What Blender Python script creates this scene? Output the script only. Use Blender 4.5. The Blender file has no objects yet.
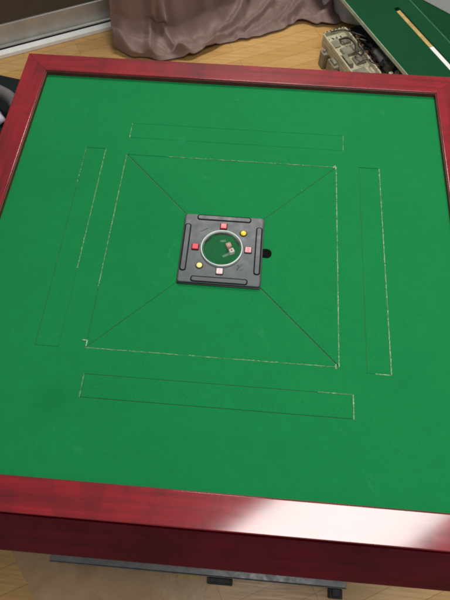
import bpy, bmesh, math, random
from mathutils import Vector, Matrix
R = math.radians
rnd = random.Random(7)
sc = bpy.context.scene
COL = sc.collection
FZ = 0.76                      # height of the felt above the floor

# ------------------------------------------------------------------ camera
cam = bpy.data.cameras.new('camera')
camo = bpy.data.objects.new('camera', cam); COL.objects.link(camo)
camo.location = (0.04926, -0.52054, 0.82644 + FZ)
camo.rotation_mode = 'XYZ'
camo.rotation_euler = (0.4701, 0.0004, 0.0827)
cam.sensor_fit = 'VERTICAL'; cam.sensor_height = 24.0; cam.sensor_width = 18.0
cam.lens = 535.78 / 600 * 24.0
cam.clip_start = 0.02; cam.clip_end = 60
sc.camera = camo

# ------------------------------------------------------------------ light
w = bpy.data.worlds.new('World'); sc.world = w; w.use_nodes = True
bg = w.node_tree.nodes['Background']
bg.inputs[0].default_value = (0.97, 0.99, 1.0, 1); bg.inputs[1].default_value = 0.25
def area(name, loc, rot, sx, sy, power, col):
    l = bpy.data.lights.new(name, 'AREA'); l.shape = 'RECTANGLE'; l.size = sx; l.size_y = sy
    l.energy = power; l.color = col
    o = bpy.data.objects.new(name, l); COL.objects.link(o); o.location = loc; o.rotation_euler = rot
    return o
area('ceiling_lamp', (0.539, -0.283, 1.7 + FZ), (0, 0, R(38)), 1.0, 0.47, 27, (1.0, 0.985, 0.95))
area('fill_lamp', (0.0, 1.62, 1.75 + FZ), (0, 0, R(27)), 0.55, 0.42, 42, (1.0, 0.96, 0.88))  # added fill with no known fixture, brightens the background
sc.view_settings.view_transform = 'Standard'; sc.view_settings.look = 'None'
sc.cycles.sample_clamp_direct = 4; sc.cycles.sample_clamp_indirect = 6; sc.cycles.filter_width = 2.1
sc.view_settings.exposure = 0.0; sc.view_settings.gamma = 1.0

# ------------------------------------------------------------------ materials
def mat(name):
    m = bpy.data.materials.new(name); m.use_nodes = True
    nt = m.node_tree; b = nt.nodes['Principled BSDF']
    return m, nt, b
def N(nt, t, **kw):
    n = nt.nodes.new(t)
    for k, v in kw.items(): setattr(n, k, v)
    return n
def coords(nt, scale, kind='Object', rotz=0.0, randomize=False):
    tc = N(nt, 'ShaderNodeTexCoord'); mp = N(nt, 'ShaderNodeMapping')
    mp.inputs['Scale'].default_value = scale; mp.inputs['Rotation'].default_value = (0, 0, rotz)
    src = tc.outputs[kind]
    if randomize:
        oi = N(nt, 'ShaderNodeObjectInfo'); ml = N(nt, 'ShaderNodeVectorMath', operation='SCALE')
        cx = N(nt, 'ShaderNodeCombineXYZ')
        for i in range(3): nt.links.new(oi.outputs['Random'], cx.inputs[i])
        nt.links.new(cx.outputs[0], ml.inputs[0]); ml.inputs['Scale'].default_value = 7.0
        ad = N(nt, 'ShaderNodeVectorMath', operation='ADD')
        nt.links.new(src, ad.inputs[0]); nt.links.new(ml.outputs[0], ad.inputs[1]); src = ad.outputs[0]
    nt.links.new(src, mp.inputs['Vector'])
    return mp.outputs[0]
def noise(nt, vec, scale, detail=4, rough=0.55, dist=0.0):
    n = N(nt, 'ShaderNodeTexNoise'); n.inputs['Scale'].default_value = scale
    n.inputs['Detail'].default_value = detail; n.inputs['Roughness'].default_value = rough
    n.inputs['Distortion'].default_value = dist
    nt.links.new(vec, n.inputs['Vector']); return n.outputs[0]
def ramp(nt, fac, stops):
    r = N(nt, 'ShaderNodeValToRGB'); e = r.color_ramp.elements
    while len(e) < len(stops): e.new(0.5)
    for el, (p, c) in zip(e, stops):
        el.position = p; el.color = (c[0], c[1], c[2], 1) if len(c) == 3 else c
    nt.links.new(fac, r.inputs[0]); return r.outputs[0]
def mix(nt, a, b, fac, mode='MIX'):
    m = N(nt, 'ShaderNodeMix', data_type='RGBA', blend_type=mode)
    for s, v in ((m.inputs[6], a), (m.inputs[7], b), (m.inputs[0], fac)):
        if hasattr(v, 'links') or hasattr(v, 'is_linked'): nt.links.new(v, s)
        else: s.default_value = v
    return m.outputs[2]
def bump(nt, b, h, strength, dist):
    n = N(nt, 'ShaderNodeBump'); n.inputs['Strength'].default_value = strength; n.inputs['Distance'].default_value = dist
    nt.links.new(h, n.inputs['Height']); nt.links.new(n.outputs[0], b.inputs['Normal']); return n
def g(v): return (v, v, v)

def plain(name, col, rough=0.5, metal=0.0, coat=0.0, var=0.12, bscale=0, bstr=0.1, spec=0.5, nscale=30):
    m, nt, b = mat(name)
    v = coords(nt, (1, 1, 1), randomize=True)
    f = noise(nt, v, nscale, 5, 0.6)
    c0 = tuple(x * (1 - var) for x in col); c1 = tuple(min(1, x * (1 + var)) for x in col)
    nt.links.new(ramp(nt, f, [(0.3, c0), (0.7, c1)]), b.inputs['Base Color'])
    rr = ramp(nt, noise(nt, v, nscale * 2.3, 3), [(0.3, g(max(0, rough - 0.07))), (0.7, g(min(1, rough + 0.07)))])
    nt.links.new(rr, b.inputs['Roughness'])
    b.inputs['Metallic'].default_value = metal; b.inputs['Coat Weight'].default_value = coat
    b.inputs['Specular IOR Level'].default_value = spec
    if bscale: bump(nt, b, noise(nt, v, bscale, 3), bstr, 0.002)
    return m

def felt(name, c_lo, c_hi, stains_and_patch=True):
    m, nt, b = mat(name)
    tc = N(nt, 'ShaderNodeNewGeometry').outputs['Position']     # one cloth runs over all the panels
    big = noise(nt, tc, 5.0, 5, 0.6, 0.3); mid = noise(nt, tc, 42, 5, 0.65); fine = noise(nt, tc, 900, 2); lint = noise(nt, tc, 320, 3, 0.7)
    c = ramp(nt, big, [(0.28, c_lo), (0.72, c_hi)])
    c = mix(nt, c, ramp(nt, mid, [(0.30, g(0.96)), (0.72, g(1.04))]), 1.0, 'MULTIPLY')
    c = mix(nt, c, ramp(nt, fine, [(0.25, g(0.80)), (0.75, g(1.16))]), 1.0, 'MULTIPLY')
    c = mix(nt, c, ramp(nt, lint, [(0.28, g(0.94)), (0.72, g(1.05))]), 1.0, 'MULTIPLY')
    if stains_and_patch:
        s = noise(nt, tc, 15, 7, 0.72, 1.2)
        k = ramp(nt, s, [(0.64, g(0)), (0.72, g(0.10)), (0.80, g(0.20))])
        c = mix(nt, c, (0.10, 0.40, 0.20, 1), k)
        vo = N(nt, 'ShaderNodeTexVoronoi'); vo.inputs['Scale'].default_value = 24; nt.links.new(tc, vo.inputs['Vector'])
        fl = ramp(nt, vo.outputs['Distance'], [(0.012, g(0.40)), (0.030, g(0))])
        gate = ramp(nt, noise(nt, tc, 9, 2), [(0.52, g(0)), (0.60, g(1))])
        c = mix(nt, c, (0.25, 0.46, 0.30, 1), mix(nt, fl, gate, 1.0, 'MULTIPLY'))
    if stains_and_patch:                                                   # one faint round darker patch near the front left corner
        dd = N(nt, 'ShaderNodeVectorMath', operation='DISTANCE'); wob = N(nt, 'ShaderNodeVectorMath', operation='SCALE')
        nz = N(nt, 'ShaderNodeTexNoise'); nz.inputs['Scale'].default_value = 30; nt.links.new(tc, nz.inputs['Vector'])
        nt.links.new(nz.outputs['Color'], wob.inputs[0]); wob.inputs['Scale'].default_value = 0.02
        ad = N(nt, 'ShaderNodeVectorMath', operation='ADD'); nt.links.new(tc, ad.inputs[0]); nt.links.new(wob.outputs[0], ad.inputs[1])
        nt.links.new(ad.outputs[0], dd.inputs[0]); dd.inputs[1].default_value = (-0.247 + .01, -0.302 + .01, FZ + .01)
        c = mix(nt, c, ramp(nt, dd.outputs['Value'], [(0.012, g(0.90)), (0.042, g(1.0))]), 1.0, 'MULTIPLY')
    nt.links.new(c, b.inputs['Base Color'])
    b.inputs['Roughness'].default_value = 0.95; b.inputs['Specular IOR Level'].default_value = 0.12
    b.inputs['Sheen Weight'].default_value = 0.06; b.inputs['Sheen Tint'].default_value = (0.5, 1, 0.7, 1)
    nn = bump(nt, b, fine, 0.35, 0.0006)
    n2 = N(nt, 'ShaderNodeBump'); n2.inputs['Strength'].default_value = 0.25; n2.inputs['Distance'].default_value = 0.004
    nt.links.new(mid, n2.inputs['Height']); nt.links.new(n2.outputs[0], nn.inputs['Normal'])
    return m

def lacquer(name, dark, midc, light, coat=1.0):
    m, nt, b = mat(name)
    v = coords(nt, (1, 1, 1), randomize=True)
    va = coords(nt, (3.0, 48, 48), randomize=True)              # grain along the rail
    vt = coords(nt, (20, 9, 9), randomize=True)                 # flame figure across it
    gr = noise(nt, va, 1.6, 6, 0.65, 0.6); fl = noise(nt, vt, 1.0, 4, 0.6, 1.4); bl = noise(nt, v, 6, 3)
    c = ramp(nt, gr, [(0.25, dark), (0.48, midc), (0.75, light)])
    c = mix(nt, c, ramp(nt, fl, [(0.36, g(0.55)), (0.50, g(1.0)), (0.8, g(1.08))]), 0.45, 'MULTIPLY')
    c = mix(nt, c, ramp(nt, bl, [(0.32, g(0.45)), (0.50, g(0.98)), (0.7, g(1.12))]), 0.8, 'MULTIPLY')
    nt.links.new(c, b.inputs['Base Color'])
    b.inputs['Roughness'].default_value = 0.42
    b.inputs['Coat Weight'].default_value = coat; b.inputs['Coat IOR'].default_value = 1.56; b.inputs['Specular IOR Level'].default_value = 0.15
    rr = ramp(nt, noise(nt, coords(nt, (4, 16, 16), randomize=True), 5, 5, 0.7), [(0.3, g(0.09)), (0.7, g(0.13))])
    nt.links.new(rr, b.inputs['Coat Roughness'])
    return m

def oak(name):
    m, nt, b = mat(name)
    v = coords(nt, (1, 1, 1), rotz=R(-27.5))
    br = N(nt, 'ShaderNodeTexBrick'); nt.links.new(v, br.inputs['Vector'])
    br.offset = 0.37; br.offset_frequency = 3
    for k, val in (('Scale', 1.0), ('Brick Width', 0.62), ('Row Height', 0.062), ('Mortar Size', 0.0010), ('Mortar Smooth', 0.3), ('Bias', 0.0)):
        br.inputs[k].default_value = val
    br.inputs['Color1'].default_value = (0.53, 0.300, 0.100, 1); br.inputs['Color2'].default_value = (0.60, 0.36, 0.138, 1)
    br.inputs['Mortar'].default_value = (0.35, 0.18, 0.06, 1)
    gr = noise(nt, coords(nt, (5, 90, 5), rotz=R(-27.5)), 1.5, 7, 0.65, 0.8)
    c = mix(nt, br.outputs[0], ramp(nt, gr, [(0.3, g(0.70)), (0.55, g(1.0)), (0.8, g(1.12))]), 0.9, 'MULTIPLY')
    d = noise(nt, v, 3.5, 5, 0.6)
    c = mix(nt, c, ramp(nt, d, [(0.3, g(0.86)), (0.6, g(1.04))]), 1.0, 'MULTIPLY')
    nt.links.new(c, b.inputs['Base Color'])
    nt.links.new(ramp(nt, gr, [(0.3, g(0.42)), (0.7, g(0.30))]), b.inputs['Roughness'])
    bump(nt, b, gr, 0.08, 0.001)
    return m

M = {}
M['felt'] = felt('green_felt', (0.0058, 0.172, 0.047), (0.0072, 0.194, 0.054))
M['felt_dark'] = felt('dark_green_felt', (0.0065, 0.060, 0.022), (0.008, 0.074, 0.027), stains_and_patch=False)
M['thread'] = plain('frayed_thread', (0.30, 0.40, 0.24), 0.9, var=0.45, nscale=160)
def worn():
    m, nt, b = mat('worn_felt_edge')
    p = N(nt, 'ShaderNodeNewGeometry').outputs['Position']
    f = noise(nt, p, 75, 6, 0.75)
    f2 = noise(nt, p, 11, 2)
    c = ramp(nt, f, [(0.38, (0.014, 0.16, 0.050)), (0.53, (0.12, 0.25, 0.12)), (0.68, (0.34, 0.43, 0.30))])
    c = mix(nt, c, (0.014, 0.20, 0.06, 1), ramp(nt, f2, [(0.32, g(0.8)), (0.46, g(0.0))]))
    nt.links.new(c, b.inputs['Base Color']); b.inputs['Roughness'].default_value = 0.95
    return m
M['worn'] = worn()
M['gap'] = plain('slot_bed', (0.060, 0.150, 0.062), 0.9)
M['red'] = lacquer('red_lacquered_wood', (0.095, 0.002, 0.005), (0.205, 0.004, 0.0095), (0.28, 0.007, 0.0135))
M['apron'] = lacquer('shaded_red_lacquered_wood', (0.045, 0.0015, 0.007), (0.080, 0.002, 0.012), (0.11, 0.003, 0.016), 0.08)  # same red wood as the rails, its shade put into a darker base
M['trim'] = plain('dark_trim', (0.075, 0.018, 0.014), 0.55, var=0.3)
M['grey'] = plain('grey_plastic', (0.060, 0.073, 0.078), 0.46, bscale=900, bstr=0.06, var=0.10)
M['grey2'] = plain('grey_plastic_inset', (0.050, 0.060, 0.066), 0.42, bscale=900, bstr=0.06, var=0.08)
M['black'] = plain('black_plastic', (0.012, 0.013, 0.014), 0.42)
M['hole'] = plain('black_rubber', (0.003, 0.003, 0.003), 0.9, spec=0.1)
M['btn_red'] = plain('red_button', (0.62, 0.012, 0.035), 0.28, coat=0.4)
M['btn_pink'] = plain('pink_button', (0.70, 0.28, 0.30), 0.28, coat=0.4)
M['btn_white'] = plain('white_button', (0.82, 0.62, 0.63), 0.28, coat=0.4)
M['print_red'] = plain('red_print', (0.42, 0.02, 0.04), 0.5)
M['yellow'] = plain('yellow_button', (0.84, 0.55, 0.010), 0.3, coat=0.4)
M['yellow_pale'] = plain('pale_yellow_button', (0.82, 0.68, 0.22), 0.3, coat=0.4)
M['ring'] = plain('pale_ring', (0.80, 0.86, 0.83), 0.25, coat=0.5)
M['dice'] = plain('ivory_die', (0.82, 0.80, 0.77), 0.3, coat=0.3, var=0.03)
M['dice_pink'] = plain('pink_die', (0.78, 0.50, 0.42), 0.3, coat=0.3, var=0.03)
M['pip'] = plain('red_pip', (0.55, 0.015, 0.02), 0.4)
M['plate'] = felt('dice_plate', (0.008, 0.105, 0.034), (0.014, 0.150, 0.050), stains_and_patch=False)
M['steel'] = plain('painted_steel', (0.21, 0.21, 0.205), 0.4, metal=0.5, var=0.2)
M['dark'] = plain('dark_metal', (0.016, 0.016, 0.017), 0.5, metal=0.2)
M['alu'] = plain('brushed_aluminium', (0.44, 0.43, 0.41), 0.40, metal=0.55, nscale=12)
M['white'] = plain('white_strip', (0.86, 0.87, 0.85), 0.45, var=0.06)
M['pane'] = plain('smoked_pane', (0.058, 0.050, 0.040), 0.30, var=0.18, nscale=6)
M['cream'] = plain('cream_plastic', (0.46, 0.43, 0.30), 0.34, var=0.30, nscale=26)
M['cream2'] = plain('grey_cream_plastic', (0.22, 0.205, 0.15), 0.42, var=0.35, nscale=22)
M['orange'] = plain('copper_brown', (0.13, 0.055, 0.024), 0.5, var=0.35)
M['wood_strip'] = plain('yellowed_wood', (0.52, 0.36, 0.12), 0.6, var=0.30, nscale=55)
M['edge_pale'] = plain('pale_board_edge', (0.40, 0.47, 0.33), 0.7, var=0.2)
M['edge_green'] = plain('green_board_edge', (0.045, 0.19, 0.08), 0.7, var=0.3)
M['box'] = plain('pale_grey_card', (0.74, 0.74, 0.75), 0.6, var=0.05, nscale=8)
M['vinyl'] = plain('black_vinyl', (0.008, 0.012, 0.014), 0.5, bscale=300, bstr=0.15, spec=0.2)
M['tube'] = plain('grey_foam', (0.115, 0.105, 0.105), 0.55, var=0.25)
M['tissue'] = plain('lavender_tissue', (0.50, 0.46, 0.54), 0.85, var=0.1)
M['oak'] = oak('oak_floor')

def cloth_mat():
    m, nt, b = mat('mauve_brown_cloth')
    v = coords(nt, (1, 1, 1))
    c = ramp(nt, noise(nt, v, 7, 4), [(0.3, (0.178, 0.112, 0.095)), (0.7, (0.218, 0.140, 0.121))])
    f = noise(nt, v, 700, 2)
    c = mix(nt, c, ramp(nt, f, [(0.3, g(0.85)), (0.7, g(1.12))]), 1.0, 'MULTIPLY')
    nt.links.new(c, b.inputs['Base Color']); b.inputs['Roughness'].default_value = 0.62
    b.inputs['Sheen Weight'].default_value = 0.25; b.inputs['Sheen Roughness'].default_value = 0.4
    bump(nt, b, noise(nt, v, 55, 4), 0.12, 0.004)
    return m
M['cloth'] = cloth_mat()

def glass_mat():
    m, nt, b = mat('clear_dome')
    b.inputs['Base Color'].default_value = (0.97, 1.0, 0.98, 1); b.inputs['Roughness'].default_value = 0.02
    b.inputs['IOR'].default_value = 1.22; b.inputs['Transmission Weight'].default_value = 1.0
    return m
M['glass'] = glass_mat()
def film_mat():
    m, nt, b = mat('brown_film')
    v = coords(nt, (1, 1, 1))
    n = noise(nt, v, 9, 6, 0.65, 0.6)
    nt.links.new(ramp(nt, n, [(0.3, (0.44, 0.27, 0.13)), (0.7, (0.62, 0.42, 0.23))]), b.inputs['Base Color'])
    b.inputs['Roughness'].default_value = 0.32; b.inputs['Alpha'].default_value = 0.80
    bump(nt, b, n, 0.3, 0.01)
    return m
M['film'] = film_mat()

# ------------------------------------------------------------------ helpers
def obj(name, bm, mats, parent=None, smooth=False, bev=0.0, seg=2, loc=None, rot=None, ang=35):
    me = bpy.data.meshes.new(name)
    bmesh.ops.recalc_face_normals(bm, faces=bm.faces)
    bm.to_mesh(me); bm.free()
    for m in (mats if isinstance(mats, (list, tuple)) else [mats]): me.materials.append(M[m] if isinstance(m, str) else m)
    o = bpy.data.objects.new(name, me); COL.objects.link(o)
    if parent: o.parent = parent
    if loc: o.location = loc
    if rot: o.rotation_euler = rot
    if bev:
        md = o.modifiers.new('bevel', 'BEVEL'); md.width = bev; md.segments = seg; md.limit_method = 'ANGLE'; md.angle_limit = R(ang)
        md.harden_normals = False
    if smooth:
        for p in me.polygons: p.use_smooth = True
        me.set_sharp_from_angle(angle=R(40))
    return o
def thing(name, label, cat, loc=(0, 0, 0), rotz=0.0, group=None):
    o = bpy.data.objects.new(name, None); COL.objects.link(o)
    o.location = loc; o.rotation_euler = (0, 0, rotz); o.empty_display_size = 0.05
    tag(o, label, cat, group); return o
def tag(o, label, cat, group=None):
    o['label'] = label; o['category'] = cat
    if group: o['group'] = group
    return o
def structure(o, label=None):
    o['kind'] = 'structure'
    return o
def box(bm, x0, x1, y0, y1, z0, z1, mi=0, mtx=None):
    vs = [bm.verts.new((x, y, z)) for z in (z0, z1) for x, y in ((x0, y0), (x1, y0), (x1, y1), (x0, y1))]
    fs = [(0, 3, 2, 1), (4, 5, 6, 7), (0, 1, 5, 4), (1, 2, 6, 5), (2, 3, 7, 6), (3, 0, 4, 7)]
    for f in fs:
        fc = bm.faces.new([vs[i] for i in f]); fc.material_index = mi
    if mtx: bmesh.ops.transform(bm, matrix=mtx, verts=vs)
    return vs
def prism(bm, pts, z0, z1, mi=0):
    lo = [bm.verts.new((x, y, z0)) for x, y in pts]; hi = [bm.verts.new((x, y, z1)) for x, y in pts]
    n = len(pts); fs = [bm.faces.new(lo[::-1]), bm.faces.new(hi)]
    for i in range(n): fs.append(bm.faces.new((lo[i], lo[(i + 1) % n], hi[(i + 1) % n], hi[i])))
    for f in fs: f.material_index = mi
    return fs
def rrect(cx, cy, hx, hy, r, n=6):
    out = []
    for k, (sx, sy) in enumerate(((1, 1), (-1, 1), (-1, -1), (1, -1))):
        for i in range(n + 1):
            a = R(90 * k + 90 * i / n)
            out.append((cx + sx * (hx - r) + r * math.cos(a), cy + sy * (hy - r) + r * math.sin(a)))
    return out
def tube(bm, pts, r, seg=10, cap=True):
    pts = [Vector(p) for p in pts]; rings = []
    up = Vector((0, 0, 1))
    for i, p in enumerate(pts):
        t = (pts[min(i + 1, len(pts) - 1)] - pts[max(i - 1, 0)]).normalized()
        a = t.cross(up)
        if a.length < 1e-3: a = t.cross(Vector((1, 0, 0)))
        a.normalize(); b = t.cross(a).normalized()
        rr = r[i] if isinstance(r, (list, tuple)) else r
        rings.append([bm.verts.new(p + a * rr * math.cos(2 * math.pi * k / seg) + b * rr * math.sin(2 * math.pi * k / seg)) for k in range(seg)])
    for i in range(len(rings) - 1):
        for k in range(seg):
            bm.faces.new((rings[i][k], rings[i][(k + 1) % seg], rings[i + 1][(k + 1) % seg], rings[i + 1][k]))
    if cap: bm.faces.new(rings[0]); bm.faces.new(rings[-1][::-1])
def spline(P, n=8):
    P = [Vector(p) for p in P]; out = []
    for i in range(len(P) - 1):
        p0, p1, p2, p3 = P[max(i - 1, 0)], P[i], P[i + 1], P[min(i + 2, len(P) - 1)]
        for k in range(n):
            t = k / n
            out.append(0.5 * ((2 * p1) + (p2 - p0) * t + (2 * p0 - 5 * p1 + 4 * p2 - p3) * t * t + (3 * p1 - p0 - 3 * p2 + p3) * t ** 3))
    out.append(P[-1]); return out
def lathe(bm, prof, seg=48, cx=0, cy=0, mi=0):
    rings = []
    for r, z in prof:
        if r < 1e-6: rings.append([bm.verts.new((cx, cy, z))])
        else: rings.append([bm.verts.new((cx + r * math.cos(2 * math.pi * k / seg), cy + r * math.sin(2 * math.pi * k / seg), z)) for k in range(seg)])
    for a, b in zip(rings, rings[1:]):
        for k in range(seg):
            l = (k + 1) % seg
            if len(a) == 1 and len(b) == 1: continue
            vs = [a[0], b[l], b[k]] if len(a) == 1 else [a[k], a[l], b[0]] if len(b) == 1 else [a[k], a[l], b[l], b[k]]
            bm.faces.new(vs).material_index = mi
def plate(bm, xs, ys, keep, z1, z0, mi_top=0, mi_wall=0):
    """flat board on grid lines xs, ys; cells failing keep() are openings with walls down to z0"""
    vt = {}
    def V(i, j, z):
        k = (i, j, z)
        if k not in vt: vt[k] = bm.verts.new((xs[i], ys[j], z))
        return vt[k]
    nx, ny = len(xs) - 1, len(ys) - 1
    K = [[keep(0.5 * (xs[i] + xs[i + 1]), 0.5 * (ys[j] + ys[j + 1])) for j in range(ny)] for i in range(nx)]
    for i in range(nx):
        for j in range(ny):
            if not K[i][j]: continue
            bm.faces.new((V(i, j, z1), V(i + 1, j, z1), V(i + 1, j + 1, z1), V(i, j + 1, z1))).material_index = mi_top
            for di, dj, e in ((-1, 0, ((i, j + 1), (i, j))), (1, 0, ((i + 1, j), (i + 1, j + 1))), (0, -1, ((i, j), (i + 1, j))), (0, 1, ((i + 1, j + 1), (i, j + 1)))):
                a, b = i + di, j + dj
                if 0 <= a < nx and 0 <= b < ny and K[a][b]: continue
                (p, q) = e
                bm.faces.new((V(*p, z0), V(*q, z0), V(*q, z1), V(*p, z1))).material_index = mi_wall
def fray(bm, A, B, z, amount, width=0.0009, mi=1, seed=0, jitter=0.0005):
    """worn cut edge: many short pale threads lying along A-B"""
    rr = random.Random(seed); A = Vector((A[0], A[1], 0)); B = Vector((B[0], B[1], 0)); L = (B - A).length
    t = (B - A) / L; nrm = Vector((-t.y, t.x, 0)); s = 0.0
    phase = rr.random() * 6
    n = max(2, int(L / 0.006)); prev = None
    for i in range(n + 1):
        p = A + t * (L * i / n); hw = width * (0.42 + 0.25 * rr.random()) * (0.55 + 0.6 * amount)
        cur = [bm.verts.new((p.x + nrm.x * hw * sg, p.y + nrm.y * hw * sg, z)) for sg in (-1, 1)]
        if prev: bm.faces.new((prev[0], cur[0], cur[1], prev[1])).material_index = 2
        prev = cur
    amount = amount * 0.55 if amount < 0.95 else amount
    while s < L:
        l = rr.uniform(0.0015, 0.006)
        dens = amount * (1.0 + 0.45 * math.sin(phase + s * 23) * math.sin(2 + s * 51))
        if rr.random() < dens:
            wd = width * rr.uniform(0.45, 1.15); a = A + t * s + nrm * rr.uniform(-jitter, jitter)
            b = A + t * min(L, s + l) + nrm * rr.uniform(-jitter, jitter)
            vs = []
            for p, q in ((a, 0.35), ((a + b) / 2 + nrm * rr.uniform(-0.0002, 0.0002), 1.0), (b, 0.35)):
                vs.append([bm.verts.new((p.x + nrm.x * wd * q / 2 * sg, p.y + nrm.y * wd * q / 2 * sg, z + (0.0006 if q == 1.0 else 0.0003))) for sg in (-1, 1)])
            for u, v in zip(vs, vs[1:]):
                f = bm.faces.new((u[0], v[0], v[1], u[1])); f.material_index = mi
        s += l * rr.uniform(0.35, 0.8)

# ------------------------------------------------------------------ setting
bm = bmesh.new(); box(bm, -4, 4, -3, 5, -0.05, 0.0)
structure(obj('floor', bm, 'oak'))

# ------------------------------------------------------------------ the mahjong table
T = thing('mahjong_table', 'green felt mahjong table in a red lacquered frame, filling the photo', 'table')
H, W, HR = 0.42, 0.0504, 0.0125
O = H + W
S = 0.2091                                      # half side of the centre square
D1, D2 = 0.2536, 0.2934
SLOT = [(-0.2017, 0.231), (-0.2161, 0.2133), (-0.2237, 0.2109), (-0.2206, 0.2113)]   # front, right, back, left
GAP = [0.0008, 0.0007, 0.0003, 0.0006]
def rotk(k, x, y):
    for _ in range(k): x, y = -y, x
    return x, y
holes = []
for k, (a, b) in enumerate(SLOT):
    (x0, y0), (x1, y1) = rotk(k, a, -D1), rotk(k, b, -D2)
    holes.append((min(x0, x1), max(x0, x1), min(y0, y1), max(y0, y1)))
holes.append((-S, S, -S, S))
xs = sorted({-H, H} | {v for h in holes for v in h[:2]}); ys = sorted({-H, H} | {v for h in holes for v in h[2:]})
def keep(x, y): return not any(h[0] < x < h[1] and h[2] < y < h[3] for h in holes)
bm = bmesh.new(); plate(bm, xs, ys, keep, FZ, FZ - 0.0013, 0, 0)
z = FZ + 0.0002
def hk(k, x, y): return rotk(k, x, y)
# worn cut edges of the field: right slot (outer and front side), front slot ends, back slot ends
fray(bm, hk(1, -0.2161, -D2), hk(1, 0.2133, -D2), z, 0.85, 0.0014, seed=11)
fray(bm, hk(1, -0.2161, -D2), hk(1, -0.2161, -D1 - 0.014), z, 0.9, 0.0012, seed=12)
fray(bm, hk(0, 0.231, -D1), hk(0, 0.231, -D2), z, 1.0, 0.0013, seed=13)
fray(bm, hk(0, 0.175, -D1), hk(0, 0.231, -D1), z, 0.6, 0.0009, seed=14)
fray(bm, hk(0, -0.2017, -D1), hk(0, -0.2017, -D2), z, 0.5, 0.0009, seed=15)
fray(bm, hk(2, -0.2237, -D1), hk(2, -0.2237, -D2), z, 0.55, 0.0008, seed=16)
fray(bm, hk(2, 0.2109, -D1), hk(2, 0.2109, -D2), z, 0.8, 0.0010, seed=17)
fray(bm, hk(3, -0.2206, -D2), hk(3, -0.12, -D2), z, 0.35, 0.0008, seed=18)
fray(bm, hk(3, -0.2206, -D1), hk(3, 0.06, -D1), z, 0.7, 0.0010, seed=19)
fray(bm, (S, -S), (S, S), z, 0.75, 0.0013, seed=20)
fray(bm, (-S * 0.6, S), (S, S), z, 0.5, 0.0010, seed=21)
fray(bm, (-S, S), (-S, -S * 0.45), z, 0.62, 0.0011, seed=22)
fray(bm, (-S, -S), (S, -S), z, 0.5, 0.0010, seed=23)
for (x, y, dx, dy, s) in ((-S + .001, -S + .002, 0, .011, 31), (-S - .007, -S + .013, .008, 0, 32), (S - .005, -S - .004, 0, .009, 33), (S - .006, S - .002, .005, .006, 34), (S - .001, S - .006, 0, .007, 35)):
    fray(bm, (x, y), (x + dx, y + dy), z + .0002, 1.0, 0.0017, seed=s)
    fray(bm, (x, y), (x + dx, y + dy), z + .0004, 1.0, 0.0017, seed=s + 50)
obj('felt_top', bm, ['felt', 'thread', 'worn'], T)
bm = bmesh.new(); box(bm, -H + .001, H - .001, -H + .001, H - .001, FZ - 0.05, FZ - 0.0015)
obj('slot_bed', bm, 'gap', T)
def felt_board(name, pts, z1, tilt=None, seed=0):
    bm = bmesh.new(); prism(bm, pts, FZ - 0.0013, z1)
    bmesh.ops.subdivide_edges(bm, edges=bm.edges[:], cuts=1)
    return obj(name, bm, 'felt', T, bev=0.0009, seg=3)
for k, h in enumerate(holes[:4]):
    q = GAP[k]
    felt_board('tile_flap', [(h[0] + q, h[2] + q), (h[1] - q, h[2] + q), (h[1] - q, h[3] - q), (h[0] + q, h[3] - q)], FZ + (0.0004, -0.0004, 0.0002, -0.0003)[k])
SI, UI, DG = S - 0.0005, 0.060, (0.0008, 0.0005, 0.0009, 0.0003)   # four trapezoid panels round the centre unit
for k in range(4):
    gl, gr_ = (DG[3], DG[2], DG[1], DG[0])[k % 4], (DG[2], DG[1], DG[0], DG[3])[k % 4]
    # front: corners BL(-), BR(+); gap to each diagonal
    pts = [(-SI + gl * 1.5, -SI), (SI - gr_ * 1.5, -SI), (UI - gr_ * 1.5, -UI), (-UI + gl * 1.5, -UI)]
    felt_board('felt_panel', [rotk(k, *p) for p in pts], FZ + (0.0, 0.0003, -0.0002, 0.0002)[k])

# frame: rails swept with mitred ends
def wn(o):
    md = o.modifiers.new('wn', 'WEIGHTED_NORMAL'); md.keep_sharp = True; md.weight = 100
    return o
def sweep_rail(prof, gap=0.00025):
    bm = bmesh.new(); n = len(prof)
    A = [bm.verts.new((-(d - gap), -d, z)) for d, z in prof]; B = [bm.verts.new((d - gap, -d, z)) for d, z in prof]
    for i in range(n):
        j = (i + 1) % n; bm.faces.new((A[i], B[i], B[j], A[j]))
    bm.faces.new(A[::-1]); bm.faces.new(B)
    return bm
def arc(cd, cz, r, a0, a1, n=5):
    return [(cd + r * math.cos(R(a0 + (a1 - a0) * i / n)), cz + r * math.sin(R(a0 + (a1 - a0) * i / n))) for i in range(n + 1)]
r = 0.0016
rail = [(H + .004, -0.012)] + [(H + .0008, -0.012), (H + .0008, HR - r)] + arc(H + .0008 + r, HR - r, r, 180, 90) + arc(O - r, HR - r, r, 90, -30) + [(O + .0005, HR - .006), (O - .004, -0.012)]
apr = [(O - .010, -0.0128)] + [(O + .0025, 0.0045)] + arc(O + .0455, -0.0700, .0025, 28, -90, 4) + [(O + .028, -0.0725)]
inner = [(H - .0004, -0.0001), (H + .0007, -0.0001), (H + .0007, HR - .0030), (H - .0004, HR - .0036)]
for k in range(4):
    if k == 0:
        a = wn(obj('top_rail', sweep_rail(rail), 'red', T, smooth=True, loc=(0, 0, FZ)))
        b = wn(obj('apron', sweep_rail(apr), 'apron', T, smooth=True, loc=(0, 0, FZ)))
        c = obj('inner_trim', sweep_rail(inner, 0), 'trim', T, loc=(0, 0, FZ))
        src = (a, b, c)
    else:
        for s in src:
            d = s.copy(); COL.objects.link(d); d.parent = T; d.rotation_euler = (0, 0, R(90 * k))
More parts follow.
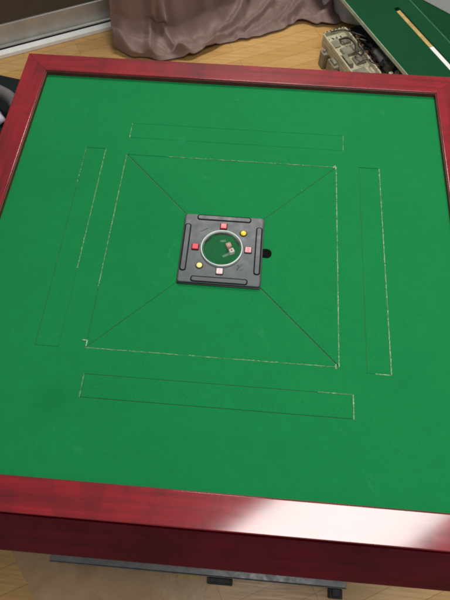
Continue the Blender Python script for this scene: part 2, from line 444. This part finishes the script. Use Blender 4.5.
# body, column and foot below the top
bm = bmesh.new(); box(bm, -.40, .40, -.40, .40, FZ - .30, FZ - .051)
obj('machine_case', bm, 'dark', T, bev=.006)
bm = bmesh.new(); prism(bm, rrect(0, 0, .14, .14, .03), 0.06, FZ - .301)
obj('column', bm, 'dark', T)
bm = bmesh.new(); box(bm, -.03, .03, -.49, .42, .030, .060)
obj('foot_beam', bm, 'steel', T, bev=.003)
for yy, nm in ((-.5145, 0), (.45, 1)):
    bm = bmesh.new(); box(bm, -.405, .357, yy - .017, yy + .045, .026, .050)
    box(bm, -.405, .357, yy - .0195, yy - .0171, .028, .053)
    f = obj('foot_bar', bm, 'steel', T, bev=.0025)
    if nm == 0:
        for x0, x1, y0 in ((.005, .070, -.551), (.318, .352, -.558)):
            bm = bmesh.new(); box(bm, x0, x1, y0, yy - .0200, .0006, .0255); box(bm, x0 + .006, x1 - .006, y0 + .004, yy - .0200, .0258, .031)
            obj('foot_bracket', bm, 'dark', f, bev=.002)
    for xx in (-.375, -.03, .325):
        bm = bmesh.new(); lathe(bm, [(0, .0005), (.024, .0005), (.024, .012), (.012, .016), (.012, .0262), (0, .0262)], 24, xx, yy + .01)
        obj('foot_pad', bm, 'black', f, smooth=True)

# ---- centre unit
UZ, UC = FZ + .0075, -.003
U = .0725
bm = bmesh.new()
prism(bm, rrect(0, 0, U, U, .0045, 5), -.004, 0.0, 0)
unit = obj('control_unit', bm, 'grey', T, bev=.0016, seg=3, loc=(0, UC, UZ))
bm = bmesh.new(); prism(bm, rrect(0, 0, U + .0018, U + .0018, .005, 5), -.0072, -.0042)
obj('base_lip', bm, 'black', unit, bev=.0008)
for k in range(4):
    # pinwheel of raised bars set in a dark outline
    bm = bmesh.new(); prism(bm, rrect(0, 0, .0502, .0059, .0046, 5), 0.0, .0004)
    obj('bar_outline', bm, 'hole', unit, loc=tuple(rotk(k, .0006, -.0655)) + (0.0001,), rot=(0, 0, R(90 * k)))
    bm = bmesh.new(); prism(bm, rrect(0, 0, .0484, .0041, .0034, 5), 0.0, .0013)
    obj('bar', bm, 'grey2', unit, bev=.0006, loc=tuple(rotk(k, .0006, -.0655)) + (0.0002,), rot=(0, 0, R(90 * k)))
    bx, by = rotk(k, .0002, -.0478)
    bm = bmesh.new(); prism(bm, rrect(0, 0, .0067, .0067, .001, 3), 0.0, .0006)
    bz = obj('bezel', bm, 'hole', unit, loc=(bx, by, .0001))
    bm = bmesh.new(); prism(bm, rrect(0, 0, .0056, .0056, .0012, 4), 0.0, .0027)
    mm = ('btn_white', 'btn_pink', 'btn_red', 'btn_red')[k]
    b = obj('square_button', bm, mm, unit, bev=.0008, seg=3, loc=(bx, by, .0003))
    b['label'] = ('pale pinkish white square button with a faint red sign', 'pink square button with a red sign', 'red square button', 'red square button')[k]
    if k < 2:
        bm = bmesh.new()
        strokes = [(-.003, .003, .0026, .0031), (-.0028, .0028, -.0002, .0002), (-.0032, .0032, -.0031, -.0026), (-.0004, .0001, -.0026, .0026), (-.0030, -.0025, -.0026, -.0002), (.0022, .0027, -.0002, .0026)]
        for s in strokes[:(4 if k == 0 else 6)]:
            sh = rnd.uniform(-.0002, .0002)
            box(bm, s[0], s[1], s[2] + sh, s[3] + sh, .0031, .00322)
        obj('button_sign', bm, 'print_red' if k else 'btn_pink', unit, loc=(bx, by, 0))
for (x, y, mm) in ((.0369, .0356, 'yellow'), (-.0366, -.0382, 'yellow_pale')):
    bm = bmesh.new(); lathe(bm, [(0, 0), (.0067, 0), (.0067, .0006), (0, .0006)], 32, x, y)
    obj('bezel', bm, 'hole', unit, loc=(0, 0, .0001))
    bm = bmesh.new(); lathe(bm, [(0, .0030), (.003, .0029), (.0047, .0024), (.0053, .0016), (.0053, .0004)], 32, x, y)
    obj('round_button', bm, mm, unit, smooth=True, loc=(0, 0, .0002))
# engraved signs on the housing (two short marks at the upper left, two at the lower right)
for marks in (((-.041, .034, -.0285, .0425, .0011), (-.0445, .0285, -.0435, .0292, .0012)),
              ((.0290, -.0425, .0400, -.0290, .0010), (.0315, -.0440, .0330, -.0325, .0009), (.0300, -.0330, .0345, -.0330, .0009), (.0350, -.0430, .0410, -.0400, .0008))):
    bm = bmesh.new()
    for (x0, y0, x1, y1, wd) in marks:
        d = Vector((x1 - x0, y1 - y0, 0)); L = d.length; an = math.atan2(d.y, d.x)
        box(bm, 0, L, -wd / 2, wd / 2, .0001, .00022, mtx=Matrix.Translation((x0, y0, 0)) @ Matrix.Rotation(an, 4, 'Z'))
    obj('engraved_sign', bm, 'dark', unit)
# dice window: ring, plate, dome
RR = .0372
bm = bmesh.new(); lathe(bm, [(RR - .0016, .0003), (RR - .0015, .0034), (RR - .0006, .0044), (RR + .0002, .0040), (RR + .0007, .0022), (RR + .0006, .0001)], 72)
obj('window_ring', bm, 'ring', unit, smooth=True)
bm = bmesh.new(); lathe(bm, [(0, .0004), (RR - .0017, .0004), (RR - .0017, .0002)], 64)
obj('dice_plate', bm, 'plate', unit)
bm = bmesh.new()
for a0, a1 in ((58, 120), (15, 50), (130, 165)):       # flat dark arcs standing in for shade along the drum wall
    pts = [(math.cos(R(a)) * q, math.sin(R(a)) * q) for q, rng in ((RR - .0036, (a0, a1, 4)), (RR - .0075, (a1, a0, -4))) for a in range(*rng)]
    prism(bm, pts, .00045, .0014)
obj('drum_shade', bm, 'dark', unit)
dome = []
Rm = RR - .0023; hgt = .0165
outer = [(Rm * math.cos(R(a)), .0006 + hgt * math.sin(R(a))) for a in range(0, 91, 3)]; outer[-1] = (0, .0006 + hgt)
innr = [((Rm - .0010) * math.cos(R(a)), .0006 + (hgt - .0010) * math.sin(R(a))) for a in range(90, -1, -3)]; innr[0] = (0, .0006 + hgt - .001)
bm = bmesh.new(); lathe(bm, outer + innr + [outer[0]], 128)
bmesh.ops.remove_doubles(bm, verts=bm.verts, dist=1e-6)
obj('dome', bm, 'glass', unit, smooth=True)
# black half-round finger notch beside the unit
bm = bmesh.new(); prism(bm, rrect(.0800, -.0022, .0105, .0098, .0090, 8), FZ - .0005, FZ + .0008)
obj('finger_notch', bm, 'hole', T)

# ---- dice lying under the dome
def die(x, y, rz, mm, pip, label):
    s = .0044
    t = thing('die', label, 'die', (x, UC + y, UZ + .00045), rz, 'two dice under the dome')
    bm = bmesh.new(); box(bm, -s, s, -s, s, 0, 2 * s)
    obj('die_body', bm, mm, t, bev=.0011, seg=3)
    bm = bmesh.new()
    for px, py, pr in pip:
        lathe(bm, [(0, 2 * s + .0001), (pr, 2 * s + .0001), (pr, 2 * s - .0003)], 14, px, py)
    for px in (-.0022, .0022):
        for pz in (.0026, .007):
            bmesh.ops.create_uvsphere(bm, u_segments=8, v_segments=6, radius=.0008, matrix=Matrix.Translation((px, -s, pz)) @ Matrix.Diagonal((1, .25, 1, 1)))
    obj('pip', bm, 'pip', t)
die(.0122, .0040, R(28), 'dice_pink', [(-.002, .002, .0008), (.002, -.002, .0008), (.002, .002, .0008), (-.002, -.002, .0008)], 'pinkish die under the clear dome, the one nearer the back of the table')
die(.0185, -.0075, R(28), 'dice', [(0, 0, .0019)], 'white die with a single red pip, nearer the front under the dome')

# ------------------------------------------------------------------ behind the table: everything follows the room, turned 27.5 degrees
TH = R(27.2); E_ = Vector((math.cos(TH), math.sin(TH))); Nn = Vector((math.sin(TH), -math.cos(TH)))
OX = Vector((-0.624, 1.595))
# sliding door with aluminium bottom rail and white sill strip
D = thing('sliding_door', 'dark smoked sliding door with aluminium bottom rail and white sill, behind the table', 'door', (OX.x, OX.y, 0), TH)
bm = bmesh.new(); box(bm, -1.6, .62, .048, .078, .021, .112)
box(bm, -1.6, .62, .034, .0478, .021, .030)
obj('bottom_rail', bm, 'alu', D, bev=.003)
bm = bmesh.new(); box(bm, -1.6, .62, .056, .070, .1122, 1.55)
obj('pane', bm, 'pane', D)
for x0 in (-1.66, .6202):
    bm = bmesh.new(); box(bm, x0, x0 + .0598, .046, .080, .021, 1.55); obj('stile', bm, 'alu', D, bev=.003)
bm = bmesh.new(); box(bm, -1.7, 1.2, -.002, .030, .0005, .020)
obj('sill_strip', bm, 'white', D, bev=.003)
bm = bmesh.new(); box(bm, -1.7, 1.2, .0305, .10, .0005, .008)
obj('track', bm, 'dark', D)

# curtain hanging beside the door and spilling over the floor
def lerp_tab(tab, a):
    if a <= tab[0][0]: return tab[0][1]
    for (a0, v0), (a1, v1) in zip(tab, tab[1:]):
        if a <= a1:
            t = (a - a0) / (a1 - a0); t = t * t * (3 - 2 * t); return v0 + (v1 - v0) * t
    return tab[-1][1]
HEM = [(-.05, .165), (.03, .240), (.13, .300), (.25, .318), (.40, .290), (.63, .302), (.79, .292), (.85, .345), (.93, .365), (1.02, .33), (1.1, .30)]
HANG = [(-.05, .115), (.03, .150), (.25, .170), (.45, .130), (.70, .075), (1.1, .050)]
def seg_d(px, py, P):
    best = 9
    for (x0, y0), (x1, y1) in zip(P, P[1:]):
        dx, dy = x1 - x0, y1 - y0
        t = max(0, min(1, ((px - x0) * dx + (py - y0) * dy) / (dx * dx + dy * dy + 1e-12)))
        best = min(best, math.hypot(px - x0 - dx * t, py - y0 - dy * t))
    return best
PV = .18                                               # metres of cloth along the pool, for fold distances
FOLDS = [  # (points (a, v), width, height): folds of the spilled cloth
    ([(.085, .10), (.105, .55), (.125, .95), (.150, 1.15), (.178, 1.0), (.190, .65), (.205, .25), (.24, .05)], .016, .034),
    ([(.205, .15), (.245, .06), (.30, .03), (.365, .05)], .020, .036),
    ([(.325, .05), (.39, .12), (.465, .22), (.56, .36), (.64, .55), (.72, .75)], .015, .030),
    ([(.485, .06), (.58, .12), (.665, .22), (.74, .36), (.80, .55)], .014, .022),
    ([(.40, .34), (.445, .45), (.545, .80), (.605, 1.05)], .018, .034),
    ([(.60, .05), (.66, .08), (.72, .10)], .016, .012),
    ([(.72, .10), (.78, .28), (.84, .55), (.87, .8)], .014, .034),
    ([(.77, .03), (.855, .10), (.93, .24), (.99, .45)], .015, .038),
    ([(.86, .0), (.94, .06), (1.02, .2)], .013, .024),
    ([(.235, .38), (.295, .36), (.345, .26)], .016, -.030),
    ([(.53, .24), (.60, .38), (.68, .58)], .012, -.014),
    ([(.80, .12), (.86, .30), (.92, .52)], .011, -.022),
    ([(-.01, .3), (-.005, .9), (.0, 1.2)], .02, .012)]
def curtain():
    bm = bmesh.new(); NA, NP, NV = 300, 60, 60; rows = []
    for i in range(NA + 1):
        a = -.040 + 1.005 * i / NA; col = []
        hem, hang = lerp_tab(HEM, a), lerp_tab(HANG, a)
        hem += .004 * math.sin(a * 21 + 1) + .003 * math.sin(a * 57) + .012 * math.exp(-((a - .52) / .02) ** 2)
        left = max(0, 1 - max(0, a + .04) / .26)        # the left end: a full bag tucked under
        for j in range(NP + NV + 1):
            v = j / NP if j <= NP else 1 + 1.3 * ((j - NP) / NV) ** 1.3
            f = 0
            for P, wd, h in FOLDS:
                d = seg_d(a, v * PV, [(x, y * PV) for x, y in P]); 
                if d < wd * 3: f += 1.08 * h * math.exp(-(d / wd) ** 2)
            soft = .0018 * math.sin(a * 130 + 14 * v + 3 * math.sin(a * 29 + 5 * v)) * (1 if v < 1.4 else .3) + .006 * math.sin(a * 38 + 9 * v + 2 * math.sin(a * 13)) + .004 * math.sin(a * 71 - 6 * v)
            if j <= NP:
                b = hem + (hang - hem) * v ** .85
                z = .010 + .055 * max(0, (v - .62) / .38) ** 2.2
                z += left * .10 * math.sin(math.pi / 2 * min(1, v * 1.3)) ** .7
                e = min(1, v * 6)
                z += max(f * (.45 + .55 * e), -z + .010) + soft * e * .8
                z = max(z, .005)
                b += .25 * f * e
                zb, bb = z, b
                if v < .12: b -= .03 * left * (1 - v / .12)
            else:
                t = (j - NP) / NV
                z = zb * math.exp(-4 * (v - 1)) + (.075 + left * .10) * (1 - math.exp(-4 * (v - 1))) + 1.25 * (v - 1)
                k = min(1, (v - 1) * 5)
                hb = hang - .045 * (v - 1)
                fold = .024 * math.sin(a * 40 + 1.1 * math.sin(a * 15) + .6) + .010 * math.sin(a * 83 + 1.7)
                b = bb + (hb - hang) + fold * k + .8 * f * math.exp(-8 * (v - 1))
            aa = a + left * .16 * max(0, z - .06) 
            col.append((aa, b, z))
        rows.append(col)
    vv = []
    for col in rows:
        vv.append([bm.verts.new((OX.x + E_.x * a + Nn.x * b, OX.y + E_.y * a + Nn.y * b, z)) for a, b, z in col])
    for c0, c1 in zip(vv, vv[1:]):
        for p in range(len(c0) - 1): bm.faces.new((c0[p], c1[p], c1[p + 1], c0[p + 1]))
    for _ in range(2): bmesh.ops.smooth_vert(bm, verts=bm.verts, factor=.5, use_axis_x=True, use_axis_y=True, use_axis_z=True)
    o = obj('curtain', bm, 'cloth')
    for p in o.data.polygons: p.use_smooth = True
    md = o.modifiers.new('solid', 'SOLIDIFY'); md.thickness = .0025; md.offset = 1
    return o
tag(curtain(), 'mauve brown curtain hanging in folds and spilling over the oak floor', 'curtain')

def pale_cloth():
    bm = bmesh.new(); n, m = 26, 72; V = []
    for i in range(1, n + 1):
        row = []
        for k in range(m):
            t = 2 * math.pi * k / m; q = i / n
            rad = .125 * q * (1 + .10 * math.sin(3 * t + 1) + .05 * math.sin(7 * t)); x, y = rad * math.cos(t), 1.2 * rad * math.sin(t)
            z = .030 + (.020 * math.sin(x * 70 + y * 25) + .010 * math.sin(y * 95 - x * 40 + 1)) * (1 - q ** 4) + .060 * (1 - q ** 3)
            row.append(bm.verts.new((x, y, max(.003, z - .028 * q ** 6))))
        V.append(row)
    c = bm.verts.new((0, 0, .066))
    for k in range(m):
        l = (k + 1) % m; bm.faces.new((c, V[0][k], V[0][l]))
        for i in range(n - 1): bm.faces.new((V[i][k], V[i + 1][k], V[i + 1][l], V[i][l]))
    o = obj('cloth', bm, 'rag', None, loc=(.435, 1.845, .012), rot=(0, 0, TH))
    for p in o.data.polygons: p.use_smooth = True
    md = o.modifiers.new('solid', 'SOLIDIFY'); md.thickness = .002; md.offset = 1
    return tag(o, 'pale grey crumpled cloth between the curtain and the green board', 'cloth')
M['rag'] = plain('pale_grey_cloth', (0.66, 0.65, 0.64), 0.85, var=0.12)
pale_cloth()

# dismantled second machine on the floor, right behind the table
MO = Vector((.283, 1.488))                             # far left corner of the tray
Mx = thing('mahjong_machine', 'opened mahjong machine with cream plastic tray and wires on the floor', 'machine', (MO.x, MO.y, 0), TH)
# local x: along the room, local y: negative comes towards the table
bm = bmesh.new()
prism(bm, rrect(.055, -.155, .055, .155, .016, 6), .062, .098, 0)
obj('tray', bm, 'cream', Mx, bev=.006, seg=3)
bm = bmesh.new()
def ringp(bm, o, i, z0, z1):
    n = len(o); vs = [[bm.verts.new((x, y, zz)) for x, y in P] for P, zz in ((o, z0), (o, z1), (i, z1), (i, z0))]
    for A, B in zip(vs, vs[1:]):
        for k in range(n): bm.faces.new((A[k], A[(k + 1) % n], B[(k + 1) % n], B[k]))
ringp(bm, rrect(.055, -.155, .0545, .1545, .016, 6), rrect(.055, -.155, .048, .148, .011, 6), .0982, .118)
obj('tray_rim', bm, 'cream', Mx, bev=.003, seg=2)
bm = bmesh.new()
for i in range(5): box(bm, .018 + i * .016, .025 + i * .016, -.0060, -.0025, .1175, .1188)
obj('vent_slot', bm, 'dark', Mx)
bm = bmesh.new()
for i in range(4): box(bm, .018 + i * .018, .023 + i * .018, -.034 - .003 * (i % 2), -.026, .0984, .0995)
obj('vent_slot', bm, 'dark', Mx)
bm = bmesh.new()
for y0, y1, x0, z1 in ((-.075, -.040, -.020, .070), (-.170, -.110, -.024, .080), (-.27, -.20, -.018, .074)):
    box(bm, x0, -.001, y0, y1, .0005, z1); box(bm, x0 + .004, -.006, y0 + .012, y1 - .012, z1, z1 + .012)
obj('bracket', bm, 'cream2', Mx, bev=.003)
bm = bmesh.new()
for (x0, x1, y0, y1, h) in ((.012, .045, -.085, -.050, .008), (.030, .095, -.150, -.105, .016), (.055, .098, -.080, -.045, .010), (.012, .035, -.215, -.150, .022), (.050, .098, -.21, -.165, .008), (.012, .07, -.285, -.235, .014)):
    v = box(bm, x0, x1, y0, y1, .0983, .0983 + h)
    for q in v[4:]: q.co.x += rnd.uniform(-.004, .004); q.co.y += rnd.uniform(-.004, .004); q.co.z += rnd.uniform(-.004, .003)
obj('tile_guide', bm, 'cream2', Mx, bev=.004, seg=2)
bm = bmesh.new(); tube(bm, [(.150, -.190, .118), (.150, -.250, .118)], .020, 16); tube(bm, [(.150, -.178, .118), (.150, -.265, .118)], .007, 10)
obj('motor', bm, 'steel', Mx, smooth=True)
bm = bmesh.new()
tube(bm, spline([(.052, -.060, .112), (.066, -.095, .138), (.070, -.140, .143), (.058, -.175, .139), (.068, -.200, .136), (.086, -.185, .139), (.082, -.150, .142), (.100, -.120, .138), (.135, -.095, .112), (.150, -.14, .104)], 8), .0030, 8)
obj('cable', bm, 'dark', Mx, smooth=True)
bm = bmesh.new()
tube(bm, spline([(.030, -.020, .126), (.070, -.045, .140), (.105, -.065, .132), (.150, -.11, .128)], 8), .0026, 8)
obj('cable', bm, 'dark', Mx, smooth=True)
bm = bmesh.new()
tube(bm, spline([(.10, -.22, .122), (.085, -.245, .135), (.105, -.27, .134), (.14, -.25, .128)], 8), .0026, 8)
obj('cable', bm, 'dark', Mx, smooth=True)
bm = bmesh.new(); box(bm, .1115, .44, -.44, .02, .0005, .085)
obj('base_case', bm, 'dark', Mx, bev=.004)
bm = bmesh.new()
for i in range(9):
    y = .005 - i * .030; h = rnd.uniform(.008, .022); x = .122 + rnd.uniform(0, .012)
    box(bm, x, x + rnd.uniform(.008, .018), y - rnd.uniform(.006, .014), y + .004, .0853, .0853 + h)
obj('copper_contact', bm, 'orange', Mx, bev=.003)
bm = bmesh.new()
for i in range(5):
    x = .075 + i * .03 + rnd.uniform(-.006, .006)
    box(bm, x, x + .016, -.325, -.3125, .0953, .118 + rnd.uniform(0, .008))
obj('tooth_block', bm, 'cream', Mx, bev=.002)
for i in range(7):
    x = rnd.uniform(.125, .165); y = -.05 - i * .036; q = rnd.uniform(.008, .017)
    bm = bmesh.new(); v = box(bm, x, x + q * 1.6, y - q, y + q, .0853, .0853 + rnd.uniform(.012, .034))
    for p in v[4:]: p.co.x += rnd.uniform(-.003, .003); p.co.y += rnd.uniform(-.003, .003)
    obj('gear_block', bm, ('cream2', 'black', 'steel')[i % 3], Mx, bev=.002)
for i in range(6):
    x0, y0 = rnd.uniform(.02, .09), rnd.uniform(-.25, -.02); bm = bmesh.new(); P = [(x0, y0, .108)]
    for k in range(4): P.append((P[-1][0] + rnd.uniform(-.01, .035), P[-1][1] + rnd.uniform(-.035, .030), .122 + rnd.uniform(-.006, .008)))
    tube(bm, spline(P, 6), .0013, 6); obj('wire', bm, ('dark', 'orange', 'cream2')[i % 3], Mx, smooth=True)
for x, y in ((.010, -.010), (.100, -.010), (.010, -.16), (.100, -.20)):
    bm = bmesh.new(); lathe(bm, [(0, .1196), (.0025, .1196), (.0032, .1188), (.0032, .1181)], 12, x * .98 - .004 * (x < .05), y + .004); obj('screw', bm, 'steel', Mx)
bm = bmesh.new(); tube(bm, [(.05, -.34, .05), (.16, -.34, .05)], .035, 20)
obj('roller', bm, 'dark', Mx, smooth=True)

# dark green board resting on the machine
ZB = .183
def w2l(x, y, o): 
    v = Vector((x, y)) - o; return v.dot(E_), -v.dot(Nn)
BO = Vector((.470, 1.430))
B = thing('felt_board', 'dark green felt board with a yellowed slot, resting on the machine', 'board', (BO.x, BO.y, ZB), TH + R(1.5))
def bl(x, y):
    v = Vector((x, y)) - BO; c, s = math.cos(-(TH + R(1.5))), math.sin(-(TH + R(1.5))); return (v.x * c - v.y * s, v.x * s + v.y * c)
l0, l1, r0, r1 = bl(.3595, 1.610), bl(.5855, 1.206), bl(.640, 1.596), bl(.772, 1.384)
s0, s1 = bl(.566, 1.568), bl(.751, 1.272)
xl, xr = (l0[0] + l1[0]) / 2, (r0[0] + r1[0]) / 2
sx = (s0[0] + s1[0]) / 2; sw_ = .0115; sy1 = s0[1] + .004; sy0 = sy1 - .46
print('board', l0, l1, r0, r1, s0, s1)
bm = bmesh.new()
plate(bm, [xl, sx - sw_, sx + sw_, xr], [-.55, sy0, sy1, .55], lambda x, y: not (sx - sw_ < x < sx + sw_ and sy0 < y < sy1), 0.0, -.014, 0, 0)
obj('board_top', bm, 'felt_dark', B)
bm = bmesh.new(); box(bm, xl - .0026, xl - .0003, -.55, .55, -.0150, .0004)
obj('board_edge', bm, 'edge_pale', B)
bm = bmesh.new(); box(bm, xr + .0003, xr + .0040, -.55, .55, -.0150, .0008)
obj('board_edge', bm, 'edge_green', B, bev=.001)
bm = bmesh.new(); box(bm, xl + .03, xr - .03, -.54, .54, -.022, -.0145); obj('board_backing', bm, 'dark', B)
bm = bmesh.new(); box(bm, sx - sw_ + .0005, sx + sw_ - .0035, sy1 - .255, sy1 - .018, -.0140, -.0015)
obj('slot_strip', bm, 'wood_strip', B, bev=.002)
bm = bmesh.new(); box(bm, sx - sw_ + .0005, sx + sw_ - .0035, sy1 - .42, sy1 - .2555, -.0140, -.0010)
obj('slot_strip', bm, 'white', B, bev=.002)
# second, lower board and the pale box at the right edge of the photo
bm = bmesh.new(); box(bm, -.02, .40, -.45, .42, .0008, .045)
tag(obj('lower_felt_board', bm, 'felt_dark', None, bev=.003, loc=(.745, 1.66, 0), rot=(0, 0, TH)), 'second dark green felt board, flat on the floor below the first', 'board')
def pale_box():
    t = thing('cardboard_box', 'pale grey box at the right edge behind the green boards', 'box', (.630, 1.931, .0455), R(-39.3))
    bm = bmesh.new(); box(bm, 0, .42, .004, .34, .0005, .16); obj('box_body', bm, 'box', t, bev=.004)
    bm = bmesh.new(); box(bm, -.003, .423, .001, .343, .1605, .175); obj('lid', bm, 'box', t, bev=.003)
pale_box()

# ------------------------------------------------------------------ black chair at the left edge
CH = thing('office_chair', 'black vinyl chair with grey padded armrest, half hidden by the table', 'chair', (-.90, .56, 0), R(-11.6))
bm = bmesh.new(); prism(bm, rrect(0, 0, .245, .250, .05, 6), .36, .44)
obj('seat', bm, 'vinyl', CH, bev=.022, seg=5)
def cl(x, y, z):
    v = Vector((x + .90, y - .56)); c, q = math.cos(R(11.6)), math.sin(R(11.6)); return (v.x * c - v.y * q, v.x * q + v.y * c, z)
bm = bmesh.new()
tube(bm, spline([cl(*p) for p in ((-.90, .70, .50), (-.80, .675, .50), (-.72, .652, .50), (-.687, .637, .50), (-.66, .622, .50), (-.632, .594, .50), (-.613, .55, .50), (-.607, .45, .50), (-.612, .36, .49), (-.66, .325, .47), (-.72, .33, .437))], 8), .0175, 14)
obj('armrest', bm, 'tube', CH, smooth=True)
bm = bmesh.new(); tube(bm, [cl(-.80, .675, .43), cl(-.80, .675, .49)], .012, 12); obj('armrest_post', bm, 'dark', CH, smooth=True)
bm = bmesh.new(); tube(bm, [(0, 0, .07), (0, 0, .36)], .026, 16); obj('gas_post', bm, 'dark', CH, smooth=True)
for k in range(5):
    a = R(72 * k + 20); bm = bmesh.new()
    tube(bm, [(0.02 * math.cos(a), 0.02 * math.sin(a), .085), (.24 * math.cos(a), .24 * math.sin(a), .062)], [.022, .014], 10)
    l = obj('leg', bm, 'dark', CH, smooth=True)
    bm = bmesh.new(); cx, cy = .24 * math.cos(a), .24 * math.sin(a)
    tube(bm, [(cx - .012, cy, .027), (cx + .012, cy, .027)], .026, 16); obj('caster', bm, 'black', l, smooth=True)
bm = bmesh.new(); bmesh.ops.create_icosphere(bm, subdivisions=4, radius=.03)
for v in bm.verts:
    n = .85 + .16 * math.sin(v.co.x * 95 + 2 * math.sin(v.co.y * 80)) * math.sin(v.co.z * 90 + 1)
    v.co = Vector((v.co.x * n * 1.1, v.co.y * n * .9, max(-.012, v.co.z * n * .6) + .012))
tag(obj('tissue', bm, 'tissue', None, smooth=True, loc=(-.704, .582, .4405)), 'crumpled pale lavender tissue on the black chair seat', 'tissue')

# ------------------------------------------------------------------ on the floor under the front edge
bm = bmesh.new()
pts = [(-.545, -.30), (-.532, -.512), (-.490, -.562), (-.430, -.632), (-.36, -.80), (.02, -.82), (.01, -.62), (-.03, -.30)]
nseg = []
for (a, b) in zip(pts, pts[1:] + pts[:1]):
    for i in range(8):
        t = i / 8; nseg.append((a[0] + (b[0] - a[0]) * t + rnd.uniform(-.002, .002), a[1] + (b[1] - a[1]) * t + rnd.uniform(-.002, .002)))
prism(bm, nseg, .0002, .0004)
tag(obj('plastic_sheet', bm, 'film', None), 'brownish translucent plastic sheet on the floor under the front edge', 'sheet')
bm = bmesh.new(); box(bm, -.03, .03, -.02, .02, .0006, .020); box(bm, -.026, .026, -.016, .016, .0201, .0235)
tag(obj('wood_block', bm, 'wood_strip', None, bev=.002, loc=(-.045, -.522, 0), rot=(0, 0, R(4))), 'small beige wooden block on the floor under the grey foot bar', 'block')
